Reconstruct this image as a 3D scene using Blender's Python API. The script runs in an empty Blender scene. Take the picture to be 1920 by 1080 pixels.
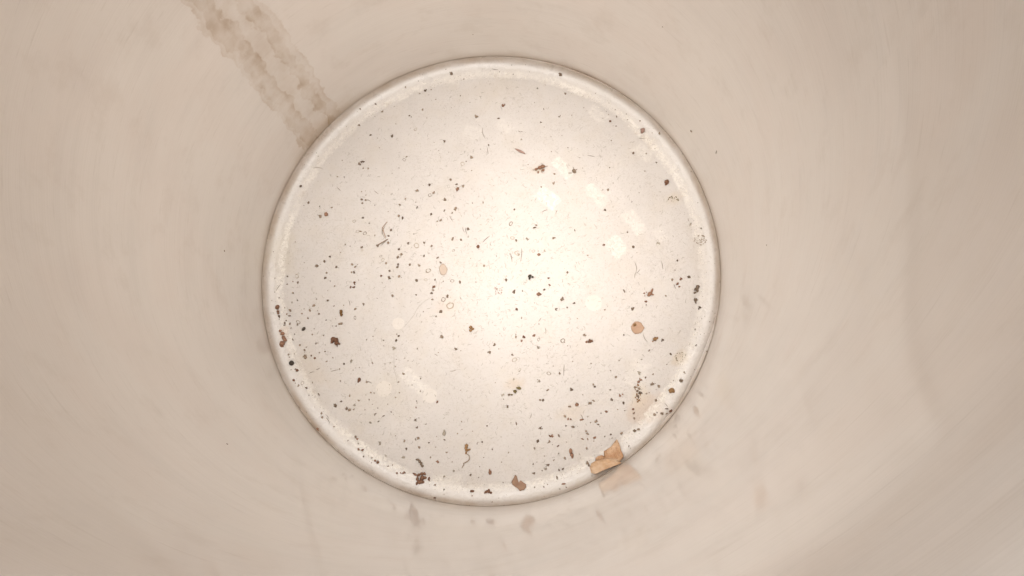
import bpy, bmesh, math, random
from math import sin, cos, pi, radians, hypot, atan2
from mathutils import Vector, Matrix, noise

S = bpy.context.scene
COL = S.collection
MM = 0.001

# ------------------------------------------------------------------ camera
CAM_LOC = [0.051743, -0.116553, 0.50861]
CAM_R = [[0.9976021, 0.0137499, 0.0678303], [0.0, 0.9800664, -0.1986701], [-0.0692099, 0.1981937, 0.9777163]]

cam_data = bpy.data.cameras.new("camera")
cam = bpy.data.objects.new("camera", cam_data)
COL.objects.link(cam)
m = Matrix([CAM_R[0], CAM_R[1], CAM_R[2]]).to_4x4()
m.translation = Vector(CAM_LOC)
cam.matrix_world = m
cam_data.sensor_width = 36.0
cam_data.lens = 36.0 * 1507.0 / 1920.0
cam_data.clip_start = 0.005
cam_data.clip_end = 50.0
S.camera = cam

# ------------------------------------------------------------------ world and lamp
world = bpy.data.worlds.new("World")
S.world = world
world.use_nodes = True
bg = world.node_tree.nodes["Background"]
bg.inputs[0].default_value = (1.0, 0.95, 0.90, 1)
bg.inputs[1].default_value = WORLD_STRENGTH = 0.10

lamp_data = bpy.data.lights.new("overhead_lamp", 'AREA')
lamp_data.shape = 'DISK'
lamp_data.size = 0.10
lamp_data.energy = 0.53
lamp_data.spread = radians(110)
lamp_data.color = (1.0, 0.982, 0.962)
lamp = bpy.data.objects.new("overhead_lamp", lamp_data)
COL.objects.link(lamp)
lamp.location = (-0.040, -0.014, 0.62)
lamp.rotation_euler = (Vector(lamp.location) - Vector((0.0, -0.02, 0.0))).to_track_quat('Z', 'Y').to_euler()

S.view_settings.view_transform = 'Standard'
S.view_settings.look = 'None'
S.view_settings.gamma = 1.0
S.view_settings.exposure = 0.03
S.cycles.max_bounces = 9
S.cycles.diffuse_bounces = 4
S.cycles.glossy_bounces = 6
S.cycles.caustics_reflective = True
S.cycles.blur_glossy = 0.3
S.cycles.sample_clamp_indirect = 6.0
S.cycles.use_denoising = True

# ------------------------------------------------------------------ node helper
class N:
    def __init__(self, mat):
        mat.use_nodes = True
        self.t = mat.node_tree
        self.t.nodes.clear()
        self.out = self.t.nodes.new("ShaderNodeOutputMaterial")
        self.b = self.t.nodes.new("ShaderNodeBsdfPrincipled")
        self.t.links.new(self.b.outputs[0], self.out.inputs[0])
    def put(self, sock, v):
        if isinstance(v, bpy.types.NodeSocket):
            self.t.links.new(v, sock)
        elif v is not None:
            if hasattr(sock, 'default_value'):
                if isinstance(v, (tuple, list)) and len(v) == 3 and len(sock.default_value) == 4:
                    v = (*v, 1.0)
                sock.default_value = v
    def set(self, **k):
        for n, v in k.items():
            self.put(self.b.inputs[n.replace('_', ' ')], v)
    def math(self, op, a, b=None, c=None, clamp=False):
        n = self.t.nodes.new("ShaderNodeMath"); n.operation = op; n.use_clamp = clamp
        for s, v in zip(n.inputs, (a, b, c)):
            if v is not None: self.put(s, v)
        return n.outputs[0]
    def step(self, x, a, b, lo=0.0, hi=1.0):
        n = self.t.nodes.new("ShaderNodeMapRange"); n.interpolation_type = 'SMOOTHSTEP'
        for k, v in zip((0, 1, 2, 3, 4), (x, a, b, lo, hi)): self.put(n.inputs[k], v)
        return n.outputs[0]
    def mix(self, f, a, b):
        n = self.t.nodes.new("ShaderNodeMix"); n.data_type = 'RGBA'
        self.put(n.inputs[0], f); self.put(n.inputs[6], a); self.put(n.inputs[7], b)
        return n.outputs[2]
    def coord(self, kind='Object'):
        return self.t.nodes.new("ShaderNodeTexCoord").outputs[kind]
    def scale(self, v, s, off=(0, 0, 0)):
        n = self.t.nodes.new("ShaderNodeMapping")
        self.put(n.inputs[0], v); n.inputs[1].default_value = off; n.inputs[3].default_value = s
        return n.outputs[0]
    def noise(self, v, sc, det=3.0, rough=0.5):
        n = self.t.nodes.new("ShaderNodeTexNoise")
        self.put(n.inputs['Vector'], v); n.inputs['Scale'].default_value = sc
        n.inputs['Detail'].default_value = det; n.inputs['Roughness'].default_value = rough
        return n.outputs[0]
    def voro(self, v, sc, feature='F1'):
        n = self.t.nodes.new("ShaderNodeTexVoronoi"); n.feature = feature
        self.put(n.inputs['Vector'], v); n.inputs['Scale'].default_value = sc
        return n.outputs[0]
    def xyz(self, v):
        n = self.t.nodes.new("ShaderNodeSeparateXYZ"); self.put(n.inputs[0], v)
        return n.outputs
    def dist(self, v, p, sx=1.0, sy=1.0, ang=0.0):
        """distance (mm) of the floor point v (metres) from p (mm), stretched"""
        o = self.xyz(v)
        dx = self.math('SUBTRACT', self.math('MULTIPLY', o[0], 1000.0), p[0])
        dy = self.math('SUBTRACT', self.math('MULTIPLY', o[1], 1000.0), p[1])
        ca, sa = cos(ang), sin(ang)
        u = self.math('ADD', self.math('MULTIPLY', dx, ca / sx), self.math('MULTIPLY', dy, sa / sx))
        w = self.math('ADD', self.math('MULTIPLY', dx, -sa / sy), self.math('MULTIPLY', dy, ca / sy))
        return u, w
    def radial(self, v, p, sx=1.0, sy=1.0, ang=0.0):
        u, w = self.dist(v, p, sx, sy, ang)
        return self.math('SQRT', self.math('ADD', self.math('MULTIPLY', u, u), self.math('MULTIPLY', w, w)))
    def bump(self, h, strength, dist, prev=None):
        n = self.t.nodes.new("ShaderNodeBump")
        n.inputs['Strength'].default_value = strength; n.inputs['Distance'].default_value = dist
        self.put(n.inputs['Height'], h)
        if prev is not None: self.put(n.inputs['Normal'], prev)
        return n.outputs[0]

# ------------------------------------------------------------------ materials
def floor_material():
    mat = bpy.data.materials.new("worn_pale_enamel"); n = N(mat)
    v = n.coord()
    big = n.noise(v, 14.0, 4.0, 0.6)
    mid = n.noise(v, 60.0, 4.0, 0.6)
    fine = n.noise(v, 900.0, 3.0, 0.65)
    c = n.mix(n.step(big, 0.35, 0.65), FLOOR_A, FLOOR_B)
    c = n.mix(n.math('MULTIPLY', n.step(mid, 0.45, 0.7), 0.22), c, (0.60, 0.53, 0.44))
    c = n.mix(n.math('MULTIPLY', n.step(fine, 0.54, 0.70), 0.28), c, (0.42, 0.36, 0.30))
    curl = n.noise(v, 330.0, 2.0, 0.45)
    thin = n.math('MULTIPLY', n.step(n.math('ABSOLUTE', n.math('SUBTRACT', curl, 0.5)), 0.020, 0.004), n.step(n.noise(v, 45.0, 2.0, 0.5), 0.42, 0.62))
    c = n.mix(n.math('MULTIPLY', thin, 0.32), c, (0.40, 0.35, 0.30))
    wob = n.math('MULTIPLY', n.math('SUBTRACT', n.noise(v, 110.0, 3.0, 0.6), 0.5), 1.2)
    # tea coloured water stains
    for p, r, ang, sx, sy, col, amt in (
            ((100.95, -91.14), 13, 0.4, 1.3, 0.8, (0.58, 0.43, 0.31), 0.42),
            ((96.88, -83.48), 8, 1.2, 1.4, 0.8, (0.70, 0.60, 0.46), 0.3),
            ((53.87, -92.64), 8, 0.3, 1.6, 0.8, (0.62, 0.49, 0.34), 0.22),
            ((17.78, -75.34), 7, 0.2, 1.3, 0.9, (0.60, 0.44, 0.30), 0.30),
            ((122.78, -59.10), 6, 0.9, 1.3, 0.9, (0.58, 0.45, 0.28), 0.35),
            ((123.64, 46.71), 6, 0.9, 1.2, 0.9, (0.60, 0.50, 0.38), 0.35),
            ((-26.65, -23.25), 9, 0.9, 1.3, 0.9, (0.66, 0.54, 0.44), 0.28),
            ((34.06, 68.93), 4.5, 0.1, 1.2, 0.9, (0.62, 0.48, 0.30), 0.35),
            ((-134.93, -40.49), 5, 1.5, 1.6, 0.9, (0.60, 0.42, 0.28), 0.40),
            ((-114.66, -65.26), 12, 2.4, 1.5, 0.8, (0.60, 0.50, 0.38), 0.25),
            ((-140.75, 15.80), 16, 1.5, 1.6, 0.8, (0.62, 0.55, 0.40), 0.22),
            ((3.17, 126.96), 18, 0.1, 1.9, 0.7, (0.58, 0.51, 0.42), 0.22),
            ((-71.74, -82.72), 22, 0.6, 1.4, 0.8, (0.64, 0.56, 0.42), 0.14)):
        d = n.math('ADD', n.radial(v, p, r * sx, r * sy, ang), wob)
        c = n.mix(n.math('MULTIPLY', n.step(d, 1.05, 0.35), amt), c, col)
    # pale dried rings in the coating
    wob2 = n.math('MULTIPLY', n.math('SUBTRACT', n.noise(v, 260.0, 3.0, 0.6), 0.5), 0.35)
    for p, r in (((69.01, -22.69), 5.4), ((-58.50, -34.92), 4.0), ((-66.70, -77.27), 5.2), ((-36.73, -81.86), 4.8)):
        d = n.math('ADD', n.radial(v, p, r, r), wob2)
        c = n.mix(n.math('MULTIPLY', n.step(d, 1.06, 0.90), 0.26), c, (0.86, 0.80, 0.71))
    patch = None  # rectangular glints of reflected light, painted into the floor colour
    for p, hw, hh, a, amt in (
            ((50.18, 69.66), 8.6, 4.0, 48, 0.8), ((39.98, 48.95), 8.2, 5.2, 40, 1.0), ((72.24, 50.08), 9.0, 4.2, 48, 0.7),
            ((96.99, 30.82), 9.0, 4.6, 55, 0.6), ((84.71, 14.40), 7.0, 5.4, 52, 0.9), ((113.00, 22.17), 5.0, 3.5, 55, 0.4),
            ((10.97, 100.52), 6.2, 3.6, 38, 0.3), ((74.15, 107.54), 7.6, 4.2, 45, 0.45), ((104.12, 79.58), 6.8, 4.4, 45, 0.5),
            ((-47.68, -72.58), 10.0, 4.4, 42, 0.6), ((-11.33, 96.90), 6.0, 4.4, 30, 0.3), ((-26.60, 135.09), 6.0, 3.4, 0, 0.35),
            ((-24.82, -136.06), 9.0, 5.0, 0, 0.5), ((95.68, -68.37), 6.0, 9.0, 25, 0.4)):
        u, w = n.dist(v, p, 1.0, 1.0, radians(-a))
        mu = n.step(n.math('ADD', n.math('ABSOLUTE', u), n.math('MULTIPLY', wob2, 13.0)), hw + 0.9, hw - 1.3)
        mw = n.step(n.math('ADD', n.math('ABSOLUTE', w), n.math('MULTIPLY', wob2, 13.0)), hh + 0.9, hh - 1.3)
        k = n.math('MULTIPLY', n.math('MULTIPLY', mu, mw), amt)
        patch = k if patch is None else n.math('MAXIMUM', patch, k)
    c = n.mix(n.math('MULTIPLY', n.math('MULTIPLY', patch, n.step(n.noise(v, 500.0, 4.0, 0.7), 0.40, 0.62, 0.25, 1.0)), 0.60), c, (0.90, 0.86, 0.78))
    # salt crust that has dried where the flat floor turns up
    o = n.xyz(v)
    r = n.math('MULTIPLY', n.math('SQRT', n.math('ADD', n.math('MULTIPLY', o[0], o[0]), n.math('MULTIPLY', o[1], o[1]))), 1000.0)
    rw = n.math('ADD', r, n.math('MULTIPLY', n.math('SUBTRACT', n.noise(v, 70.0, 3.0, 0.6), 0.5), 6.0))
    band = n.math('MULTIPLY', n.math('MULTIPLY', n.step(rw, 135.8, 137.8), n.step(rw, 143.5, 140.5)), n.step(n.noise(v, 16.0, 2.0, 0.5), 0.38, 0.60, 0.25, 1.0))
    gr = n.noise(v, 420.0, 4.0, 0.7)
    c = n.mix(n.math('MULTIPLY', band, n.step(gr, 0.42, 0.6, 0.15, 0.8)), c, (0.88, 0.84, 0.77))
    c = n.mix(n.math('MULTIPLY', n.math('MULTIPLY', n.step(rw, 136.5, 139.5), n.step(rw, 147.8, 146.0)), 0.20), c, (0.84, 0.79, 0.72))  # smooth pale ring: highlight of the upturned edge painted into the colour
    # grime on the upturned edge
    lip = n.step(n.math('ADD', r, n.math('MULTIPLY', n.noise(v, 40.0, 3.0, 0.6), 1.5)), 147.0, 150.0)
    lipn = n.step(n.noise(v, 24.0, 4.0, 0.7), 0.35, 0.68, 0.22, 0.75)
    c = n.mix(n.math('MULTIPLY', lip, lipn), c, (0.40, 0.30, 0.21))
    clump = n.math('MULTIPLY', n.math('MULTIPLY', n.step(rw, 134.0, 137.5), n.step(rw, 146.0, 141.0)), n.step(n.noise(v, 55.0, 5.0, 0.72), 0.56, 0.70))
    c = n.mix(n.math('MULTIPLY', clump, 0.30), c, (0.42, 0.33, 0.24))
    h = n.math('ADD', n.math('MULTIPLY', fine, 0.6), n.math('MULTIPLY', n.noise(v, 320.0, 4.0, 0.6), 1.0))
    h = n.math('ADD', h, n.math('MULTIPLY', n.math('MULTIPLY', band, gr), 1.2))
    nb = n.bump(h, 0.5, 0.0006)
    nb = n.bump(n.noise(v, 26.0, 2.0, 0.5), 0.25, 0.0008, nb)
    n.set(Base_Color=c, Roughness=n.math('SUBTRACT', n.step(mid, 0.3, 0.7, FLOOR_R0, FLOOR_R0 + 0.08), n.math('MULTIPLY', n.step(r, 138.5, 140.5), 0.24)), Normal=nb, Specular_IOR_Level=n.math('ADD', n.math('MULTIPLY', n.step(r, 138.0, 140.0), 0.6), FLOOR_SPEC), Metallic=FLOOR_METAL)
    return mat

def wall_material():
    mat = bpy.data.materials.new("brushed_steel"); n = N(mat)
    uv = n.coord('UV'); o = n.xyz(uv)          # u = arc length (m), v = height (m)
    v3 = n.coord()
    brush = n.noise(n.scale(uv, (9.0, 1500.0, 1.0)), 1.0, 3.0, 0.6)
    soft = n.noise(v3, 9.0, 3.0, 0.55)
    smear = n.noise(n.scale(uv, (14.0, 55.0, 1.0), (0.3, 0.7, 0)), 1.0, 4.0, 0.6)
    c = n.mix(n.step(soft, 0.3, 0.7), WALL_A, WALL_B)
    c = n.mix(n.math('MULTIPLY', n.step(smear, 0.5, 0.75), 0.22), c, WALL_C)
    c = n.mix(n.math('MULTIPLY', n.step(brush, 0.4, 0.75), 0.07), c, (0.45, 0.40, 0.33))
    scr = n.noise(n.scale(uv, (40.0, 420.0, 1.0), (0, 0, 4.0)), 1.0, 3.0, 0.7)
    c = n.mix(n.math('MULTIPLY', n.step(scr, 0.58, 0.72), 0.17), c, (0.56, 0.51, 0.45))
    mott = n.noise(v3, 48.0, 5.0, 0.65)
    c = n.mix(n.math('MULTIPLY', n.step(mott, 0.50, 0.72), 0.16), c, (0.60, 0.53, 0.46))
    pk = n.noise(v3, 22.0, 3.0, 0.5)
    c = n.mix(n.step(pk, 0.42, 0.62, 0.0, 0.10), c, (0.80, 0.68, 0.62))
    # limescale run down the wall
    um = n.math('MULTIPLY', o[0], 1000.0); vm = n.math('MULTIPLY', o[1], 1000.0)
    p1 = n.scale(uv, (1.0, 0.62, 1.0))
    lob = n.voro(p1, 190.0)
    w1 = n.math('MULTIPLY', n.math('SUBTRACT', n.noise(p1, 75.0, 4.0, 0.68), 0.5), 14.0)
    edge = n.math('ADD', w1, n.math('MULTIPLY', lob, 4.5))
    meander = n.math('MULTIPLY', n.math('SUBTRACT', n.noise(n.scale(uv, (0.0, 1.0, 1.0)), 14.0, 2.0, 0.5), 0.5), 10.0)
    uc = n.math('ADD', n.math('SUBTRACT', um, 364.6), meander)
    film = None; ring = None
    for off, hw, ph in ((9.8, 7.4, 0.0), (-11.8, 6.8, 3.1), (0.0, 14.0, 7.7)):
        wv = n.math('MULTIPLY', n.math('SUBTRACT', n.noise(n.scale(uv, (0.0, 1.0, 1.0), (0, ph, ph)), 26.0, 3.0, 0.6), 0.5), 8.0)
        d = n.math('SUBTRACT', n.math('ABSOLUTE', n.math('ADD', n.math('SUBTRACT', uc, off), wv)), n.math('SUBTRACT', hw + 1.6, edge))
        a = n.step(d, 0.8, -0.5)
        rg = n.math('MULTIPLY', a, n.step(d, -3.5, 0.2))
        film = n.math('MULTIPLY', a, 0.40 if off else 0.42) if film is None else n.math('ADD', film, n.math('MULTIPLY', a, 0.40 if off else 0.42))
        ring = n.math('MULTIPLY', rg, 0.30 if off else 0.12) if ring is None else n.math('ADD', ring, n.math('MULTIPLY', rg, 0.30 if off else 0.12))
    inside = n.math('ADD', film, ring)
    blotch = n.math('MULTIPLY', n.step(n.voro(n.scale(uv, (1.0, 0.7, 1.0)), 120.0), 0.1, 0.75, 1.1, 0.60), n.step(n.noise(n.scale(uv, (1.0, 0.6, 1.0)), 70.0, 4.0, 0.65), 0.36, 0.62, 0.45, 1.15))
    # the run spreads into a brown foot just above the seam
    ft = n.math('MULTIPLY', n.step(n.math('ADD', n.math('ABSOLUTE', n.math('SUBTRACT', um, 363.0)), n.math('MULTIPLY', w1, 1.5)), 46.0, 12.0),
                n.step(n.math('ADD', vm, w1), 24.0, 2.0))
    inside = n.math('ADD', n.math('MULTIPLY', inside, blotch), n.math('MULTIPLY', ft, 0.6))
    stain = n.math('MULTIPLY', inside, STAIN_AMT, clamp=True)
    c = n.mix(stain, c, STAIN_COL)
    # browner band on the wall just over the seam
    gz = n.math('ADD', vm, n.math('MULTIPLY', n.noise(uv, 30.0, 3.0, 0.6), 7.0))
    brown_band = n.math('MULTIPLY', n.step(gz, 13.0, 1.5), 0.40)
    c = n.mix(brown_band, c, (0.50, 0.40, 0.30))
    rough = n.math('ADD', n.step(smear, 0.3, 0.7, WALL_R, WALL_R + 0.08), n.math('MULTIPLY', stain, 0.2))
    nb = n.bump(brush, 0.10, 0.0002)
    nb = n.bump(n.noise(v3, 18.0, 2.0, 0.5), 0.25, 0.002, nb)
    n.set(Base_Color=c, Metallic=WALL_METAL, Roughness=rough, Normal=nb,
          Coat_Weight=n.math('SUBTRACT', WALL_COAT, n.math('MULTIPLY', stain, 0.8), clamp=True), Coat_Roughness=WALL_COAT_R, Coat_IOR=1.27,
          Coat_Normal=n.bump(n.noise(v3, 14.0, 2.0, 0.5), 0.06, 0.001))
    return mat

def grit(name, col, col2, rough=0.85, sc=900.0, trans=0.0):
    mat = bpy.data.materials.new(name); n = N(mat)
    oi = n.t.nodes.new("ShaderNodeObjectInfo")
    v = n.coord()
    f = n.step(n.math('ADD', n.math('MULTIPLY', n.noise(v, sc, 3.0, 0.6), 0.7), n.math('MULTIPLY', oi.outputs['Random'], 0.5)), 0.3, 0.85)
    c = n.mix(f, col, col2)
    n.set(Base_Color=c, Roughness=rough, Specular_IOR_Level=0.25)
    if trans: n.set(Alpha=1.0 - trans)
    return mat

FLOOR_A = (0.620, 0.580, 0.543); FLOOR_B = (0.660, 0.620, 0.583)
FLOOR_R0 = 0.50; FLOOR_SPEC = 0.12; FLOOR_METAL = 0.0
WALL_A = (0.828, 0.792, 0.757); WALL_B = (0.858, 0.822, 0.787); WALL_C = (0.76, 0.735, 0.705)
WALL_R = 0.50; WALL_METAL = 1.0; WALL_COAT = 0.55; WALL_COAT_R = 0.06
STAIN_COL = (0.56, 0.435, 0.31); STAIN_AMT = 0.52
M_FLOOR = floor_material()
M_WALL = wall_material()
M_DARK = grit("dark_dirt", (0.145, 0.105, 0.073), (0.36, 0.275, 0.20))
M_BLACK = grit("black_seed_coat", (0.055, 0.044, 0.033), (0.13, 0.105, 0.08), 0.55)
M_RED = grit("rust_brown_dirt", (0.16, 0.080, 0.048), (0.33, 0.19, 0.125))
M_OCHRE = grit("ochre_dirt", (0.17, 0.09, 0.035), (0.32, 0.19, 0.09))
M_GREY = grit("grey_grit", (0.27, 0.23, 0.18), (0.42, 0.37, 0.30))
M_RING = grit("dried_droplet_crust", (0.20, 0.15, 0.105), (0.50, 0.42, 0.33), 0.5, 1400.0)
M_TAN = grit("tan_husk", (0.30, 0.18, 0.115), (0.47, 0.31, 0.21), 0.6, 300.0)
M_MAUVE = grit("mauve_flake", (0.33, 0.21, 0.17), (0.45, 0.31, 0.26), 0.6, 300.0)
M_OLIVE = grit("olive_dirt", (0.14, 0.105, 0.045), (0.25, 0.20, 0.10))
M_FIBRE = grit("brown_fibre", (0.20, 0.15, 0.11), (0.32, 0.25, 0.19), 0.7)
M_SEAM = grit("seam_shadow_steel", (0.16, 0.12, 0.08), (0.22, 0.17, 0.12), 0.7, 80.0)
M_SALT = grit("salt_grain", (0.80, 0.74, 0.64), (0.90, 0.85, 0.76), 0.4)
M_DUST = grit("brown_dust", (0.20, 0.15, 0.10), (0.34, 0.27, 0.20))
M_LINT = grit("pale_lint", (0.28, 0.24, 0.19), (0.40, 0.35, 0.28))
M_SMEAR = grit("pale_smear", (0.52, 0.42, 0.34), (0.60, 0.49, 0.41), 0.6, 300.0)

def leaf_material():
    mat = bpy.data.materials.new("dry_leaf"); n = N(mat)
    v = n.coord()
    c = n.mix(n.step(n.noise(v, 130.0, 3.0, 0.6), 0.35, 0.65), (0.46, 0.25, 0.13), (0.62, 0.42, 0.27))
    c = n.mix(n.math('MULTIPLY', n.step(n.noise(v, 600.0, 3.0, 0.6), 0.50, 0.70), 0.5), c, (0.33, 0.15, 0.07))
    vein = n.noise(n.scale(v, (900.0, 130.0, 130.0), (0, 0, 0)), 1.0, 2.0, 0.5)
    c = n.mix(n.math('MULTIPLY', n.step(n.math('ABSOLUTE', n.math('SUBTRACT', vein, 0.5)), 0.05, 0.01), 0.35), c, (0.72, 0.52, 0.34))
    n.set(Base_Color=c, Roughness=0.6, Specular_IOR_Level=0.3, Normal=n.bump(n.noise(v, 380.0, 3.0, 0.6), 0.4, 0.0004))
    return mat
def leaf_pale_material():
    mat = bpy.data.materials.new("dry_leaf_underside"); n = N(mat)
    v = n.coord()
    c = n.mix(n.step(n.noise(v, 160.0, 3.0, 0.6), 0.35, 0.65), (0.58, 0.37, 0.22), (0.70, 0.51, 0.35))
    n.set(Base_Color=c, Roughness=0.6, Specular_IOR_Level=0.3, Normal=n.bump(n.noise(v, 420.0, 3.0, 0.6), 0.4, 0.0003))
    return mat
M_LEAF = leaf_material(); M_LEAF2 = leaf_pale_material()

# ------------------------------------------------------------------ object helpers
def link(name, mesh, parent=None, mat=None, loc=None):
    o = bpy.data.objects.new(name, mesh)
    COL.objects.link(o)
    if mat is not None and not mesh.materials: mesh.materials.append(mat)
    if parent is not None: o.parent = parent
    if loc is not None: o.location = loc
    return o
def tag(o, label=None, cat=None, group=None, kind=None):
    for k, v in (('label', label), ('category', cat), ('group', group), ('kind', kind)):
        if v: o[k] = v
def mesh_from(name, verts, faces, smooth=True):
    me = bpy.data.meshes.new(name); me.from_pydata([tuple(v) for v in verts], [], faces); me.update()
    if smooth:
        for p in me.polygons: p.use_smooth = True
    return me

# ------------------------------------------------------------------ the drum
FLOOR_Z = -5.5      # mm; z = 0 is the seam where the floor pan meets the wall
R_WALL = 150.0
R_FLAT = 138.0
DENT = [atan2(p[1], p[0]) for p in ((112.90, -99.28), (135.91, -65.83), (116.19, -98.64), (61.95, 138.05))]
def wrap(a): return (a + pi) % (2 * pi) - pi
def pull(t):
    """how far (mm) the pan edge stands off the wall at angle t"""
    g = 0.35 + 0.35 * noise.noise((cos(t) * 2.2, sin(t) * 2.2, 3.0)) + 0.12 * noise.noise((cos(t) * 11, sin(t) * 11, 9.0))
    g += 1.7 * math.exp(-(wrap(t - DENT[0]) / 0.050) ** 2)
    g += 2.3 * math.exp(-(wrap(t - DENT[1]) / 0.20) ** 2)
    g += 0.9 * math.exp(-(wrap(t - DENT[3]) / 0.32) ** 2)
    return max(0.12, g)
def rim_r(t): return R_WALL - pull(t)
def floor_h(x, y):
    """height (mm) of the pan surface"""
    r = hypot(x, y); t = atan2(y, x); rr = rim_r(t)
    dome = 0.45 * (1 - (min(r, R_FLAT) / R_FLAT) ** 2) + 0.10 * noise.noise((x / 38.0, y / 38.0, 0))
    if r <= R_FLAT - 3: return FLOOR_Z + dome
    if r <= R_FLAT: return FLOOR_Z + dome - 0.35 * sin((r - R_FLAT + 3) / 3 * pi / 2)
    s = min(1.0, (r - R_FLAT) / (rr - R_FLAT))
    return FLOOR_Z - 0.35 + (0.35 - FLOOR_Z) * (1 - math.sqrt(max(0.0, 1 - s ** 3.4)) ** 0.9)

drum = bpy.data.objects.new("steel_drum", None)
COL.objects.link(drum)
drum.empty_display_size = 0.1
tag(drum, "tall brushed steel drum seen from inside, pale speckled round floor at its bottom", "drum")
drum.location = (0, 0, -0.018)
OFF = Vector((0, 0, 0.018))

NA = 360
def pan():
    radii = [0, 6, 14, 24, 36, 48, 60, 72, 84, 95, 105, 114, 121, 127, 131, 134, 135.5, 137, 138.0]
    verts, faces, rings = [], [], []
    for r in radii:
        if r == 0: verts.append((0, 0, floor_h(0, 0))); rings.append([0]); continue
        ring = []
        for i in range(NA):
            t = 2 * pi * i / NA
            ring.append(len(verts)); verts.append((r * cos(t), r * sin(t), floor_h(r * cos(t), r * sin(t))))
        rings.append(ring)
    for k in range(1, 15):
        s = 1 - (1 - k / 14) ** 1.9
        ring = []
        for i in range(NA):
            t = 2 * pi * i / NA; rr = rim_r(t); r = R_FLAT + (rr - R_FLAT) * s
            z = floor_h(r * cos(t), r * sin(t)) if k < 14 else 0.0
            ring.append(len(verts)); verts.append((r * cos(t), r * sin(t), z))
        rings.append(ring)
    for f_, z in ((0.0, 0.22), (0.10, 0.30), (0.3, 0.18), (0.65, 0.0), (0.93, -0.12), (0.95, -3.0), (0.95, -9.0)):   # folded top edge, flange out to the wall
        ring = []
        for i in range(NA):
            t = 2 * pi * i / NA; r = rim_r(t) + f_ * pull(t)
            ring.append(len(verts)); verts.append((r * cos(t), r * sin(t), z))
        rings.append(ring)
    for a, b in zip(rings, rings[1:]):
        for i in range(NA):
            j = (i + 1) % NA
            if len(a) == 1: faces.append((a[0], b[i], b[j]))
            else: faces.append((a[i], b[i], b[j], a[j]))
    me = mesh_from("floor_pan", [Vector(v) * MM for v in verts], faces)
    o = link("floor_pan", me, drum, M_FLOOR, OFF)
    o["label"] = "round pale floor pan with upturned edge"
    return o
def shell():
    prof = [(R_WALL, -16.0), (R_WALL, 0.0), (R_WALL, 20.0), (R_WALL, 60.0), (R_WALL, 120.0), (R_WALL, 200.0), (R_WALL, 300.0), (R_WALL, 400.0), (R_WALL, 488.0),
            (151.4, 488.0), (151.4, 300.0), (151.4, 0.0), (151.4, -18.0)]
    me = bpy.data.meshes.new("wall"); bm = bmesh.new(); uvl = bm.loops.layers.uv.new("UVMap")
    cols = []
    for i in range(NA):
        t = 2 * pi * i / NA
        cols.append([bm.verts.new((r * cos(t) * MM, r * sin(t) * MM, z * MM)) for r, z in prof])
    for i in range(NA):
        j = (i + 1) % NA
        for k in range(len(prof) - 1):
            f = bm.faces.new((cols[i][k], cols[i][k + 1], cols[j][k + 1], cols[j][k])); f.smooth = k not in (8, )
            # u counts arc length from -x so that the jump lies away from the stain
            for lp in f.loops:
                kk = prof[k][1] if lp.vert in (cols[i][k], cols[j][k]) else prof[k + 1][1]
                ii = i if lp.vert in (cols[i][k], cols[i][k + 1]) else i + 1
                lp[uvl].uv = (2 * pi * ii / NA * 0.150, kk * MM)
    bm.to_mesh(me); bm.free()
    o = link("wall", me, drum, M_WALL, OFF)
    o["label"] = "cylindrical brushed steel wall with a brown limescale run"
    return o
pan(); shell()
def torus(R, r, n=NA, k=12):
    v, f = [], []
    for i in range(n):
        t = 2 * pi * i / n
        for j in range(k):
            p = 2 * pi * j / k
            v.append(((R + r * cos(p)) * cos(t) * MM, (R + r * cos(p)) * sin(t) * MM, r * sin(p) * MM))
    for i in range(n):
        for j in range(k):
            a, b = i * k + j, i * k + (j + 1) % k
            c, d = ((i + 1) % n) * k + (j + 1) % k, ((i + 1) % n) * k + j
            f.append((a, d, c, b))
    return mesh_from("rim", v, f)
link("rolled_rim", torus(152.2, 2.4), drum, M_WALL, OFF + Vector((0, 0, 0.4885)))
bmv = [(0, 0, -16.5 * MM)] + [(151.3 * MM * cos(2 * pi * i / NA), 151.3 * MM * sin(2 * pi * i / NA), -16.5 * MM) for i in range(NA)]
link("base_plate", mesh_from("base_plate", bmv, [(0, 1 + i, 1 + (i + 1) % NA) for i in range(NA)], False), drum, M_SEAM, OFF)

# ------------------------------------------------------------------ debris meshes
def lump(bm, c, size, rnd, jag=0.22, sub=2):
    r = bmesh.ops.create_icosphere(bm, subdivisions=sub, radius=1.0)
    s = rnd.random() * 50
    for v in r['verts']:
        d = v.co.normalized()
        k = 1 + jag * 2 * noise.noise(d * 1.7 + Vector((s, s, s))) + jag * noise.noise(d * 4.5 + Vector((s, 0, s)))
        v.co = Vector((d.x * size[0] * k + c[0], d.y * size[1] * k + c[1], d.z * size[2] * k + c[2]))
def clod_mesh(name, lumps, seed=1, jag=0.22, sub=2):
    """lumps: (x, y, rx, ry, rz, angle) in mm; they sit with their undersides a little into z = 0"""
    rnd = random.Random(seed); bm = bmesh.new()
    for x, y, rx, ry, rz, a in lumps:
        tmp = bmesh.new(); lump(tmp, (0, 0, 0), (rx, ry, rz), rnd, jag, sub)
        tmp.transform(Matrix.Translation((x, y, rz * 0.8)) @ Matrix.Rotation(a, 4, 'Z'))
        me = bpy.data.meshes.new("t"); tmp.to_mesh(me); tmp.free(); bm.from_mesh(me); bpy.data.meshes.remove(me)
    for f in bm.faces: f.smooth = True
    bm.transform(Matrix.Scale(MM, 4))
    me = bpy.data.meshes.new(name); bm.to_mesh(me); bm.free()
    return me
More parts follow.
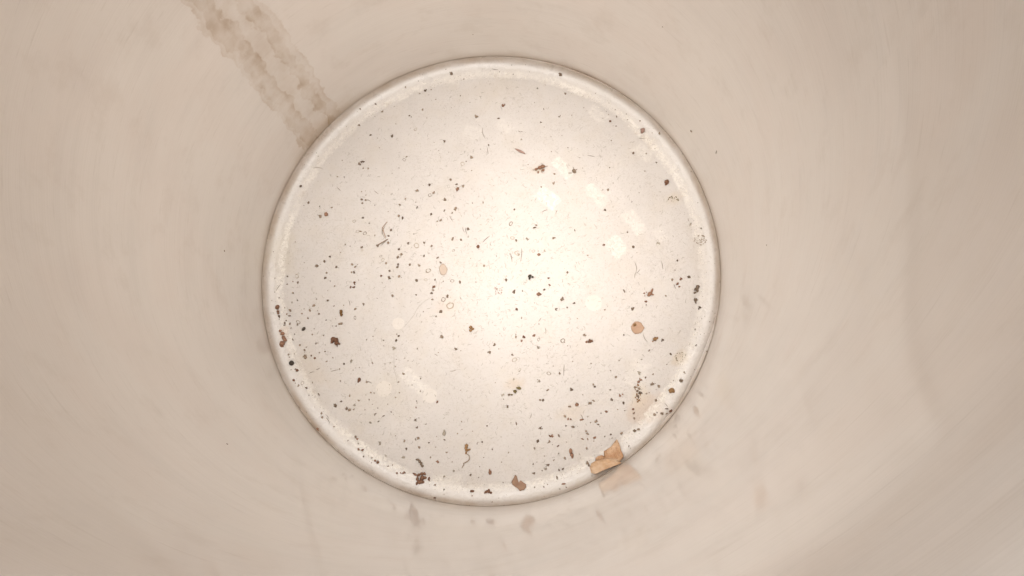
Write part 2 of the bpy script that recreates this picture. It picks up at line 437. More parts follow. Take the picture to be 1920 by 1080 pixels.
def tube_mesh(name, pts, r, taper=0.55, seg=6):
    """a thin bent thread along pts (mm)"""
    v, f = [], []
    n = len(pts)
    for i, p in enumerate(pts):
        a = Vector(pts[max(0, i - 1)]); b = Vector(pts[min(n - 1, i + 1)])
        d = (b - a).normalized(); s = d.cross(Vector((0, 0, 1))).normalized(); u = s.cross(d)
        e = abs(2 * i / (n - 1) - 1); rr = r * (1 - (1 - taper) * e ** 2)
        for k in range(seg):
            t = 2 * pi * k / seg
            v.append((Vector(p) + s * rr * cos(t) + u * rr * sin(t)) * MM)
    for i in range(n - 1):
        for k in range(seg):
            k2 = (k + 1) % seg
            f.append((i * seg + k, i * seg + k2, (i + 1) * seg + k2, (i + 1) * seg + k))
    f.append(tuple(range(seg))[::-1]); f.append(tuple((n - 1) * seg + k for k in range(seg)))
    return mesh_from(name, v, f)
def flake_mesh(name, outline, th=0.15, curl=0.8, seed=0, lift=None, steps=4):
    """thin flake: outline (mm) filled by rings towards its middle, curled up at the edges"""
    pts = []
    for i, p in enumerate(outline):
        q = outline[(i + 1) % len(outline)]
        for s in (0.0, 0.5): pts.append((p[0] + (q[0] - p[0]) * s, p[1] + (q[1] - p[1]) * s))
    cx = sum(p[0] for p in pts) / len(pts); cy = sum(p[1] for p in pts) / len(pts)
    n = len(pts); R = max(hypot(p[0] - cx, p[1] - cy) for p in pts)
    def z(x, y):
        d = hypot(x - cx, y - cy) / R
        h = curl * d * d + 0.22 * curl * noise.noise((x * 0.45, y * 0.45, seed)) + 0.25
        return h + (lift(x, y) if lift else 0.0)
    V, F = [], []
    for side in (1, -1):
        V.append((cx, cy, z(cx, cy) + side * th / 2))
        for k in range(1, steps + 1):
            for i, p in enumerate(pts):
                j = 1 + (0.06 * noise.noise((p[0] * 1.3, p[1] * 1.3, seed + 5)) if k == steps else 0)
                x = cx + (p[0] - cx) * k / steps * j; y = cy + (p[1] - cy) * k / steps * j
                V.append((x, y, z(x, y) + side * th / 2))
    half = 1 + steps * n
    for side in (0, 1):
        o = side * half
        for i in range(n):
            j = (i + 1) % n
            t = (o, o + 1 + i, o + 1 + j); F.append(t if side == 0 else t[::-1])
            for k in range(1, steps):
                a = o + 1 + (k - 1) * n; b = o + 1 + k * n
                q = (a + i, b + i, b + j, a + j); F.append(q if side == 0 else q[::-1])
    a = 1 + (steps - 1) * n
    for i in range(n):
        j = (i + 1) % n
        F.append((a + i, half + a + i, half + a + j, a + j))
    return mesh_from(name, [Vector(p) * MM for p in V], F)
def ring_mesh(name, R, seed, gap=0.0):
    """crusty rim left by a dried droplet, radius 1 mm units, with a sunken skin inside"""
    rnd = random.Random(seed); bm = bmesh.new()
    n = 16; V = []
    for i in range(n):
        t = 2 * pi * i / n
        rr = R * (1 + 0.22 * noise.noise((cos(t) * 1.4, sin(t) * 1.4, seed)))
        w = R * (0.16 + 0.14 * abs(noise.noise((cos(t) * 2.5, sin(t) * 2.5, seed + 3))))
        h = R * (0.16 + 0.30 * abs(noise.noise((cos(t) * 2.0, sin(t) * 2.0, seed + 7))))
        if noise.noise((cos(t) * 1.2, sin(t) * 1.2, seed + 11)) > 0.28: w *= 0.3; h *= 0.3
        V.append([bm.verts.new(Vector(((rr + w * cos(p)) * cos(t), (rr + w * cos(p)) * sin(t) * 0.86, h * max(-0.2, sin(p)))) * MM) for p in [2 * pi * k / 6 for k in range(6)]])
    for i in range(n):
        for k in range(6):
            bm.faces.new((V[i][k], V[(i + 1) % n][k], V[(i + 1) % n][(k + 1) % 6], V[i][(k + 1) % 6])).smooth = True
    me = bpy.data.meshes.new(name); bm.normal_update(); bm.to_mesh(me); bm.free()
    return me

def put(o, p, rot=0.0, dz=0.0):
    x, y = p
    e = 0.6
    nx = (floor_h(x - e, y) - floor_h(x + e, y)) / (2 * e); ny = (floor_h(x, y - e) - floor_h(x, y + e)) / (2 * e)
    nrm = Vector((nx, ny, 1)).normalized()
    o.location = Vector((x, y, floor_h(x, y) + dz)) * MM
    o.rotation_euler = (nrm.to_track_quat('Z', 'Y').to_matrix() @ Matrix.Rotation(rot, 3, 'Z') if False else (Matrix.Rotation(0, 3, 'Z'))).to_euler()
    q = Vector((0, 0, 1)).rotation_difference(nrm)
    o.rotation_euler = (q.to_matrix() @ Matrix.Rotation(rot, 3, 'Z')).to_euler()
    return o

DATA_d = '''49.7 136.9 2.92;134.0 -21.8 2.92;123.0 -73.2 2.92;17.2 -14.7 2.60;130.6 -6.4 2.60;-119.4 -56.4 2.50;95.7 -82.8 2.50;-26.3 140.8 2.43;48.6 -20.2 2.43;-8.6 108.0 2.40;-30.6 -27.1 2.40;-114.0 39.0 2.31;-131.3 -25.3 2.31;-18.2 -7.9 2.31;32.2 -110.4 2.31;95.5 14.0 2.27;94.1 -26.8 2.27;63.2 -123.8 2.27;-88.3 75.9 2.21;-36.9 54.1 2.21;-23.4 21.8 2.21;54.7 -101.8 2.21;-98.2 -87.8 2.21;-11.4 78.5 2.11;-21.8 42.6 2.11;-57.6 36.7 2.11;-117.9 -25.4 2.11;-138.6 -29.0 2.11;97.2 -80.8 2.11;104.6 -75.4 2.11;49.4 -95.2 2.11;92.9 -104.4 2.11;43.6 21.2 2.11;-2.4 3.0 2.11;18.9 19.8 2.11;62.6 -43.7 2.11;105.7 -94.3 2.11;-129.0 61.1 2.02;-25.4 63.1 2.02;-31.8 34.6 2.02;-65.1 28.6 2.02;-17.9 21.0 2.02;-109.8 7.8 2.02;-114.9 4.8 2.02;-88.5 3.8 2.02;-67.8 5.7 2.02;-58.7 -3.3 2.02;-59.6 -46.1 2.02;-29.4 -44.0 2.02;-20.4 -51.8 2.02;4.9 -49.5 2.02;1.6 -54.3 2.02;53.8 -78.2 2.02;95.3 -79.7 2.02;106.8 -85.4 2.02;65.6 -87.1 2.02;68.9 -98.4 2.02;-90.6 -89.7 2.02;18.8 -99.7 2.02;49.1 -121.0 2.02;31.2 28.4 2.02;12.2 -6.7 2.02;-44.2 128.4 1.95;6.8 106.3 1.95;97.4 78.9 1.95;44.0 58.9 1.95;52.3 -2.3 1.95;37.3 -13.5 1.95;88.8 -15.3 1.95;44.1 -133.0 1.95;-84.6 17.1 1.92;-48.4 55.8 1.92;-29.1 49.3 1.92;-38.2 39.2 1.92;-60.3 38.3 1.92;-59.4 15.3 1.92;-87.5 -24.7 1.92;-111.8 -27.7 1.92;-96.4 -34.4 1.92;-65.5 -4.0 1.92;-51.9 4.6 1.92;-47.2 -6.3 1.92;-42.5 10.3 1.92;-33.2 9.0 1.92;-62.8 -16.4 1.92;-117.8 -76.4 1.92;-109.4 -80.5 1.92;82.2 -70.7 1.92;-88.8 -90.6 1.92;-43.7 -108.7 1.92;-42.9 -114.4 1.92;-10.0 -131.4 1.92;33.9 -84.9 1.92;38.5 -125.1 1.92;29.8 -130.4 1.92;-66.4 95.7 1.83;-86.1 50.4 1.83;-86.1 28.2 1.83;-16.9 58.2 1.83;-29.3 41.5 1.83;-66.9 19.9 1.83;-53.5 19.3 1.83;-42.5 19.5 1.83;-127.2 -6.5 1.83;-130.2 -13.4 1.83;-115.6 -22.2 1.83;-81.9 -21.6 1.83;-97.8 -34.6 1.83;-60.0 9.8 1.83;-60.2 3.0 1.83;-45.5 3.9 1.83;-36.8 -15.0 1.83;-36.2 -19.1 1.83;-26.3 -17.0 1.83;-88.9 -81.5 1.83;46.6 -68.2 1.83;68.6 -76.6 1.83;96.5 -77.9 1.83;79.3 -84.9 1.83;86.3 -86.8 1.83;108.8 -76.8 1.83;52.4 -89.1 1.83;93.0 -96.7 1.83;70.4 -100.3 1.83;-84.0 -107.7 1.83;-106.4 -95.3 1.83;35.8 -85.1 1.83;45.6 -107.3 1.83;39.7 -110.9 1.83;62.6 -104.4 1.83;62.8 -114.9 1.83;47.8 -127.6 1.83;115.1 92.1 1.78;80.2 53.5 1.78;113.1 -93.9 1.78;110.0 -93.7 1.78;-73.9 113.8 1.73;-86.1 77.7 1.73;-30.1 90.6 1.73;-83.3 50.0 1.73;-39.8 59.6 1.73;-21.3 59.6 1.73;-48.0 44.0 1.73;-37.5 17.2 1.73;-57.8 11.9 1.73;-108.0 -0.1 1.73;-108.5 -3.5 1.73;-106.3 -18.8 1.73;-131.6 -28.9 1.73;-59.7 4.8 1.73;-35.9 -12.9 1.73;-57.9 -43.2 1.73;-54.2 -67.6 1.73;38.8 -78.6 1.73;67.8 -75.3 1.73;67.8 -85.6 1.73;-51.1 -115.1 1.73;63.6 -106.1 1.73;45.4 -128.1 1.73;-13.3 28.5 1.73;-79.0 119.6 1.63;-90.0 104.6 1.63;-81.5 96.8 1.63;-85.9 72.9 1.63;-45.9 114.4 1.63;-85.4 47.9 1.63;-84.7 37.6 1.63;-74.2 18.0 1.63;-59.8 46.2 1.63;-66.9 24.6 1.63;-106.1 10.9 1.63;-101.6 3.8 1.63;-91.0 -0.0 1.63;-89.3 0.0 1.63;-119.1 -30.7 1.63;-134.7 -33.7 1.63;-131.1 -34.0 1.63;-125.9 -34.9 1.63;-65.4 0.6 1.63;-120.3 -51.8 1.63;-93.5 -61.1 1.63;16.3 -56.0 1.63;92.6 -93.3 1.63;-94.3 -85.2 1.63;64.1 -125.4 1.63;32.3 30.0 1.63;87.1 105.5 1.62;44.6 65.4 1.62;35.7 56.6 1.62;14.4 -81.4 1.62;-122.8 49.2 1.54;-106.6 45.3 1.54;-90.6 5.3 1.54;-102.1 -9.1 1.54;-133.6 -27.6 1.54;-31.4 5.8 1.54;-34.7 -5.8 1.54;93.8 -77.1 1.54;-44.7 -101.9 1.54;63.5 -109.2 1.54;123.6 4.5 1.46;119.9 -8.3 1.46;73.6 -144.2 1.46;-87.3 77.2 1.44;-82.4 72.4 1.44;-54.8 110.2 1.44;-56.0 80.3 1.44;-134.9 -35.0 1.44;-33.6 -30.5 1.44;-106.5 -52.9 1.44;-66.3 -94.6 1.44;-62.5 -126.0 1.44;-2.7 -111.1 1.44;0.1 87.2 1.35;-115.6 -55.4 1.35;-123.2 -75.0 1.35;18.6 -44.6 1.35;-85.9 -90.4 1.35;57.6 26.0 1.30;-89.6 116.1 1.25;-36.7 -111.4 1.25;-26.6 -140.2 1.25;33.6 -36.1 1.15;101.1 -81.3 1.15;89.0 -113.7 1.14;-128.7 -64.6 1.06'''
DATA_r = '''33.6 -16.8 3.24;66.6 -47.7 2.92;115.6 -92.5 2.92;57.3 -88.0 2.88;-6.3 16.1 2.69;60.2 -97.3 2.60;10.0 115.6 2.60;-20.6 56.3 2.50;48.3 -136.7 2.43;-124.7 -64.9 2.40;67.8 -108.5 2.27;-131.1 -74.9 2.21;-69.2 -123.5 2.21;-35.4 -10.7 2.11;-126.4 -71.4 2.11;75.6 -92.2 2.11;82.8 102.0 2.11;123.0 -10.8 2.11;19.1 -26.3 2.11;-108.1 -103.2 2.11;-88.7 -7.2 2.02;-70.9 -2.7 2.02;-31.9 -86.0 2.02;96.2 -73.8 2.02;92.3 -90.8 2.02;-52.5 -130.2 2.02;33.8 9.8 2.02;76.6 15.8 1.95;40.6 -10.5 1.95;125.3 -7.9 1.95;-91.2 -10.0 1.92;-89.2 -10.1 1.92;24.0 -44.6 1.92;30.5 -43.6 1.92;97.4 -72.5 1.92;84.2 -82.4 1.92;51.5 -96.9 1.92;-81.8 -115.7 1.92;-30.8 -123.3 1.92;-32.0 -145.4 1.92;39.9 -107.3 1.92;-79.6 -116.0 1.83;41.5 -107.5 1.83;45.1 -113.5 1.83;102.7 -22.3 1.78;-56.8 -130.3 1.73;60.4 -109.3 1.73;-113.2 -57.0 1.63;-83.1 -109.2 1.63;-70.9 -122.6 1.63;40.0 -6.0 1.63;124.2 -12.7 1.62;64.1 -48.0 1.62;22.3 -47.2 1.54;86.0 -81.6 1.44;53.1 -97.1 1.44;-54.3 -130.3 1.44;-45.4 -89.4 1.25'''
DATA_g = '''133.3 28.9 2.92;-61.2 -50.7 2.88;96.8 -68.5 2.69;-52.9 -120.5 2.69;-88.8 -59.3 2.50;33.2 -51.7 2.50;-68.3 -112.0 2.40;20.5 10.4 2.40;33.3 -72.8 2.31;112.0 16.2 2.27;-85.4 -87.6 2.21;37.2 -127.4 2.21;26.1 20.9 2.21;-26.6 -132.3 2.11;10.4 -81.6 2.11;-74.8 -98.8 2.02;48.4 106.4 1.95;-45.3 -109.3 1.92;-72.1 -93.5 1.92;-20.6 -128.7 1.92;-64.1 -119.6 1.83;37.6 12.8 1.83;22.3 -32.1 1.78;78.4 -78.6 1.73;-63.1 -60.6 1.63;17.3 -71.6 1.63;139.9 26.1 1.62;20.9 -66.5 1.44;98.5 -59.5 1.35;84.5 -60.1 1.35'''
DATA_o = '''-24.5 -23.4 4.33;-47.6 17.6 3.46;19.3 11.1 3.24;-39.4 0.4 3.17;17.7 -59.2 2.98;-128.1 -2.0 2.88;-125.5 -33.1 2.88;-29.0 -19.2 2.88;39.6 -68.1 2.88;48.8 -47.0 2.88;15.3 31.5 2.88;-17.5 74.2 2.69;-59.1 10.4 2.69;-83.0 26.7 2.50;-57.6 78.2 2.40;-50.4 100.1 2.40;-39.4 52.5 2.40;-23.3 -6.8 2.40;-120.7 -73.3 2.40;16.3 21.6 2.40;-70.1 8.1 2.31;-90.6 35.4 2.21;-87.5 -30.6 2.21;-88.0 28.1 2.11;-41.0 -5.8 2.11;33.3 -46.2 2.11;20.9 -65.7 2.11;30.3 12.5 2.11;-71.6 10.8 1.92;-22.8 13.7 1.73;-84.5 15.2 1.63;-65.6 54.0 1.63'''
DATA_s = '''95.2 -103.4 2.88;77.8 39.5 2.76;84.6 -105.6 2.76;136.6 -26.5 2.60;112.3 -47.2 2.60;17.7 41.2 2.43;113.4 -90.8 2.43;34.2 -102.5 2.43;52.7 122.9 2.27;-128.6 -44.6 2.11;44.7 -26.7 2.11;117.0 -56.4 2.11;125.0 -68.0 2.11;13.2 -89.1 2.11;-123.5 -48.6 2.02;35.6 102.8 1.95;136.5 93.9 1.95;56.6 -22.7 1.95;103.7 -53.9 1.95;-115.6 -41.4 1.92;-45.6 -97.3 1.92;-107.0 -92.7 1.92;-26.7 -109.7 1.92;-32.6 -137.5 1.92;-75.1 -79.7 1.83;-35.5 -120.5 1.83;-25.4 -117.5 1.83;0.3 -101.0 1.83;33.5 127.5 1.78;102.7 101.6 1.78;115.3 -18.7 1.78;51.9 -25.6 1.78;87.7 -43.9 1.78;119.8 -94.9 1.78;105.6 -69.0 1.78;-52.5 -110.5 1.78;49.8 -138.6 1.78;78.2 -106.5 1.78;-112.8 -47.6 1.73;-96.3 -64.3 1.73;-78.1 -73.0 1.73;100.7 -71.1 1.73;-78.5 -120.0 1.73;-98.6 -101.2 1.73;-103.7 67.4 1.63;-34.1 34.0 1.63;-56.1 50.2 1.63;-123.3 -27.4 1.63;-133.8 -31.8 1.63;-130.5 -19.9 1.63;-134.5 -2.2 1.63;-47.0 -16.0 1.63;-131.0 -54.6 1.63;-82.8 -84.8 1.63;-69.6 -98.0 1.63;-18.5 -105.8 1.63;30.2 -115.0 1.63;50.1 -101.3 1.63;-58.3 131.4 1.62;92.1 24.2 1.62;133.2 -40.6 1.62;-24.2 39.6 1.54;-107.9 -42.2 1.54;-113.9 -72.9 1.54;-67.8 -45.9 1.54;-74.8 -60.4 1.54;-42.8 -70.8 1.54;-43.0 -79.0 1.54;64.0 -95.4 1.54;-59.9 -125.5 1.54;-40.3 129.0 1.46;-19.7 123.7 1.46;37.8 112.2 1.46;65.7 8.9 1.46;76.0 -27.4 1.46;-130.5 21.7 1.44;-96.0 19.3 1.44;-114.9 46.4 1.44;-3.3 46.3 1.44;-134.3 -7.5 1.44;-99.9 -36.2 1.44;-130.5 -5.7 1.44;-127.5 -41.1 1.44;-130.2 -56.3 1.44;-110.3 -53.5 1.44;-57.4 -73.0 1.44;-73.0 -79.9 1.44;-61.4 -92.1 1.44;-82.3 -112.0 1.44;-89.0 -110.1 1.44;-7.6 -7.9 1.44;-76.1 25.1 1.35;-139.5 -16.5 1.35;-130.3 -37.0 1.35;-105.3 -59.3 1.35;-95.5 -72.0 1.35;-56.4 -79.8 1.35;-5.5 -111.3 1.35;3.7 -115.7 1.35;-8.9 -143.9 1.35;29.4 -124.5 1.35;-17.4 136.4 1.30;-48.1 126.4 1.30;83.1 88.3 1.30;106.0 78.4 1.30;22.4 90.6 1.30;112.5 72.0 1.30;27.0 72.5 1.30;121.9 -1.9 1.30;23.0 -14.2 1.30;133.3 -50.8 1.30;114.3 -62.8 1.30;66.6 -62.0 1.30;-99.1 -113.2 1.30;45.9 -139.7 1.30;108.0 -111.2 1.30;78.7 -108.7 1.30;30.0 -138.7 1.30;35.9 -138.6 1.30;-11.2 69.2 1.25;-99.0 13.7 1.25;-126.9 -18.3 1.25;-102.0 -22.7 1.25;-106.7 -32.0 1.25;-79.1 -45.3 1.25;71.4 -101.4 1.25;-76.1 -84.3 1.25;-78.6 -90.7 1.25;-43.5 -95.9 1.25;-4.8 -132.8 1.25;45.4 -118.2 1.25;42.2 -122.2 1.25;-36.7 121.7 1.15;-53.6 109.2 1.15;-64.2 104.4 1.15;-15.0 75.9 1.15;-83.2 53.5 1.15;-76.9 46.3 1.15;-98.8 66.9 1.15;-80.2 33.7 1.15;-92.7 18.0 1.15;-49.7 25.6 1.15;-67.5 41.5 1.15;-112.8 -25.6 1.15;-102.4 -35.9 1.15;-145.1 15.0 1.15;-135.2 -23.2 1.15;-122.0 -24.4 1.15;-143.2 -3.1 1.15;-142.7 -12.7 1.15;-70.1 -7.4 1.15;-116.0 -81.2 1.15;-101.2 -56.9 1.15;-114.5 -37.7 1.15;-59.2 -41.8 1.15;-67.6 -49.5 1.15;-17.0 -53.1 1.15;-66.4 -61.2 1.15;-59.5 -63.0 1.15;-59.0 -82.7 1.15;-16.8 -78.4 1.15;-45.3 -85.1 1.15;-44.9 -86.5 1.15;-45.5 -51.4 1.15;49.9 -48.2 1.15;78.9 -66.5 1.15;107.1 -93.1 1.15;72.2 -93.3 1.15;87.1 -91.7 1.15;-70.4 -89.5 1.15;-73.1 -120.7 1.15;-84.2 -123.3 1.15;-8.9 -104.4 1.15;-1.7 -120.6 1.15;-4.2 -126.2 1.15;10.5 -135.8 1.15;-32.3 -114.2 1.15;-16.0 -98.2 1.15;35.0 -128.7 1.15;13.9 -117.6 1.15;74.2 -107.7 1.15;15.8 145.3 1.14;56.9 107.1 1.14;38.0 99.2 1.14;86.5 98.4 1.14;94.5 103.0 1.14;93.7 107.0 1.14;53.8 83.8 1.14;42.7 81.4 1.14;104.7 66.1 1.14;95.6 44.9 1.14;138.5 43.3 1.14;102.6 -24.5 1.14;142.4 -36.1 1.14;118.2 -72.9 1.14;-28.6 -155.1 1.14;3.9 -147.6 1.14;-79.2 110.5 1.06;-61.0 72.3 1.06;-86.4 56.1 1.06;-105.2 -5.6 1.06;-114.0 -18.0 1.06;-138.6 -31.2 1.06;-144.2 -18.4 1.06;-42.1 -27.3 1.06;-111.6 -47.2 1.06;-106.6 -48.5 1.06;-127.0 -54.2 1.06;-119.4 -49.8 1.06;-51.4 -59.3 1.06;18.6 -42.9 1.06;5.4 -73.7 1.06;-73.2 -124.0 1.06;-31.8 -107.6 1.06;-13.1 22.9 1.06;-7.3 154.6 0.97;-12.9 118.6 0.97;-49.2 135.8 0.97;7.5 140.9 0.97;16.9 138.7 0.97;28.1 140.2 0.97;39.0 129.8 0.97;80.2 109.1 0.97;86.3 110.5 0.97;93.4 126.7 0.97;99.3 121.4 0.97;61.7 76.6 0.97;50.0 92.6 0.97;110.4 92.9 0.97;112.1 81.9 0.97;81.6 69.1 0.97;134.7 64.1 0.97;135.9 89.1 0.97;76.7 53.6 0.97;85.3 -4.0 0.97;30.7 -22.3 0.97;58.3 -32.9 0.97;138.6 -55.3 0.97;10.7 -84.2 0.97;90.1 -115.0 0.97;38.2 -137.0 0.97;-76.7 94.5 0.96;-117.8 82.5 0.96;-100.8 78.9 0.96;-65.7 117.4 0.96;-126.0 47.2 0.96;-38.1 60.6 0.96;-48.9 47.8 0.96;-95.4 -22.2 0.96;-44.6 10.8 0.96;-29.3 -7.0 0.96;-62.9 -3.5 0.96;-83.3 -63.4 0.96;-102.1 -64.2 0.96;-125.3 -73.3 0.96;-78.4 -81.2 0.96;-53.6 -57.6 0.96;-63.1 -74.7 0.96;-48.4 -74.9 0.96;-64.4 -67.7 0.96;-75.0 -43.1 0.96;32.4 -50.8 0.96;55.0 -60.5 0.96;106.6 -74.8 0.96;102.7 -80.5 0.96;61.0 -81.7 0.96;82.7 -91.0 0.96;-58.3 -107.1 0.96;-73.9 -87.2 0.96;-63.9 -87.1 0.96;-76.6 -128.6 0.96;-38.8 -99.8 0.96;-6.0 -112.2 0.96;9.5 -123.4 0.96;-15.7 -103.2 0.96;9.2 -107.9 0.96;-21.7 -123.3 0.96;33.1 -102.8 0.96;38.6 -111.8 0.96;67.4 -110.5 0.96;36.3 -119.7 0.96;58.2 -118.5 0.96;65.6 -99.1 0.96;33.4 12.4 0.96;5.9 9.5 0.96;12.7 -4.2 0.96;-10.5 46.3 0.96;-119.0 84.7 0.87;-75.2 87.4 0.87;-126.6 75.9 0.87;-42.8 108.2 0.87;-65.7 68.5 0.87;-34.0 84.1 0.87;-112.6 5.9 0.87;-87.2 5.3 0.87;-116.0 -13.6 0.87;-142.6 -26.8 0.87;-123.6 7.2 0.87;-149.5 -2.5 0.87;-87.4 -65.1 0.87;-31.7 -54.1 0.87;-48.7 -59.8 0.87;-70.7 -56.1 0.87;-59.1 -58.3 0.87;7.5 -52.1 0.87;-75.5 -119.6 0.87;-49.1 -95.8 0.87;7.9 -145.3 0.87;15.4 -99.1 0.87;50.2 -111.1 0.87;23.0 -113.4 0.87;-11.3 8.1 0.87;-30.0 143.6 0.81;-46.2 139.9 0.81;-85.2 142.0 0.81;23.8 153.4 0.81;8.0 150.4 0.81;25.6 144.9 0.81;31.5 117.3 0.81;73.2 122.8 0.81;81.7 107.0 0.81;77.8 104.4 0.81;42.6 92.1 0.81;63.5 69.2 0.81;72.5 62.1 0.81;65.1 112.5 0.81;83.6 58.2 0.81;100.5 51.1 0.81;97.8 10.3 0.81;147.3 1.8 0.81;29.2 47.4 0.81;51.8 -50.5 0.81;144.4 -29.2 0.81;131.1 -66.6 0.81;128.7 -70.8 0.81;139.5 -32.2 0.81;137.6 -33.8 0.81;136.4 -44.0 0.81;138.5 -43.6 0.81;96.0 -61.4 0.81;42.5 -63.4 0.81;-91.1 -115.4 0.81;-102.2 -106.8 0.81;-116.3 -92.1 0.81;87.9 -111.6 0.81;121.6 -111.6 0.81;36.2 -144.1 0.81;65.8 -131.8 0.81;-5.4 84.5 0.77;-37.3 90.1 0.77;-83.7 56.6 0.77;-142.4 38.6 0.77;-86.1 -5.3 0.77;-106.7 -12.2 0.77;-81.9 -8.3 0.77;-100.5 -31.2 0.77;-57.2 -4.1 0.77;-73.1 -17.9 0.77;-57.6 -27.3 0.77;-43.0 -33.9 0.77;-85.7 -63.7 0.77;-105.1 -71.8 0.77;-112.0 -82.4 0.77;-68.8 -73.0 0.77;8.2 -42.0 0.77;107.1 -78.5 0.77;-26.5 -143.1 0.77;31.7 -123.4 0.77;48.7 15.4 0.77;28.9 36.1 0.77;-121.6 84.6 0.67;-125.8 70.3 0.67;-91.6 114.2 0.67;-86.2 120.4 0.67;-98.8 103.8 0.67;-25.8 115.2 0.67;-84.4 44.4 0.67;-120.7 56.7 0.67;-44.0 59.5 0.67;-100.0 3.2 0.67;-76.2 10.0 0.67;-104.6 -53.0 0.67;-88.7 -67.5 0.67;-16.2 -61.5 0.67;42.7 -50.6 0.67;41.1 -53.1 0.67;-60.0 -93.6 0.67;-56.1 -95.0 0.67;41.5 -112.7 0.67;57.4 -101.5 0.67;27.2 3.8 0.67;49.2 5.1 0.67;22.1 -0.4 0.67;124.1 8.2 0.65;39.8 -1.7 0.65;144.9 -2.7 0.65;-27.2 82.8 0.58;-77.5 6.0 0.58;-21.0 5.0 0.58;27.6 -67.5 0.58;-83.3 -93.3 0.58'''
FIBRES = '''-71.6 17.9 -67.0 22.2;-71.4 25.7 -69.1 31.2;-71.3 30.8 -68.8 22.6;-25.8 37.7 -23.3 33.6;-15.0 29.4 -13.8 24.6;-23.9 -66.2 -19.7 -65.2;-78.4 -72.4 -74.8 -73.8;-141.7 -11.7 -139.0 -7.4;-34.1 -55.1 -32.0 -56.5;67.1 77.9 71.7 77.0;20.4 96.8 21.9 96.0;21.9 96.0 23.4 96.3;96.2 3.8 97.0 -2.6;97.0 -2.6 95.9 -6.9;97.3 -3.3 99.5 -0.9;14.7 11.6 16.1 5.1;22.4 14.4 21.7 5.7;115.6 -105.7 116.7 -103.7;116.7 -103.7 117.1 -102.1;100.2 -43.2 102.7 -48.4;112.0 -87.2 113.9 -89.5;59.5 -94.0 60.8 -97.0;120.7 -11.1 121.9 -14.3;-104.0 -95.5 -101.4 -99.3;101.2 89.5 106.6 89.7;49.6 -62.6 49.1 -69.8;2.0 143.3 6.4 142.7;-120.9 74.0 -114.2 73.4;-92.2 -18.9 -91.3 -22.4;-111.9 -64.6 -109.4 -63.6;-77.6 56.5 -74.6 54.1;-103.5 59.7 -100.5 57.0;-83.2 50.2 -79.5 48.6;46.3 40.3 45.2 37.0;36.0 38.7 39.9 40.4;15.4 -136.6 17.4 -133.4;151.1 76.5 153.4 79.8;28.3 -93.2 27.2 -96.6;131.7 33.0 132.3 30.8;-4.0 99.8 -2.1 92.0;-0.6 85.4 0.1 80.8;-102.3 -96.2 -104.1 -93.8;37.5 -38.7 37.8 -42.6;33.4 -34.5 35.1 -32.1;113.4 4.2 114.2 -1.1;18.4 -134.3 18.7 -133.7;-102.2 -66.0 -97.0 -64.7;-116.3 -67.0 -112.9 -66.0;-3.4 18.9 1.2 23.2;-16.7 29.8 -15.6 26.1'''

def parse(s): return [tuple(float(a) for a in e.split()) for e in s.split(';') if e.strip()]

# ------------------------------------------------------------------ the larger finds, each a thing of its own
LANDMARKS = []
def item(name, mesh, mat, p, label, cat, land=None, rot=0.0):
    o = link(name, mesh, None, mat); put(o, p, rot); tag(o, label, cat)
    if land: LANDMARKS.append((p, land))
    return o
PX = 0.346
def lp(*rows, s=PX):
    """rows of (dx, dy, width, height, angle deg) in photograph-sized steps to lumps"""
    return [(dx * s, -dy * s, w * s / 2, h * s / 2, min(w, h) * s * 0.42, radians(a)) for dx, dy, w, h, a in rows]

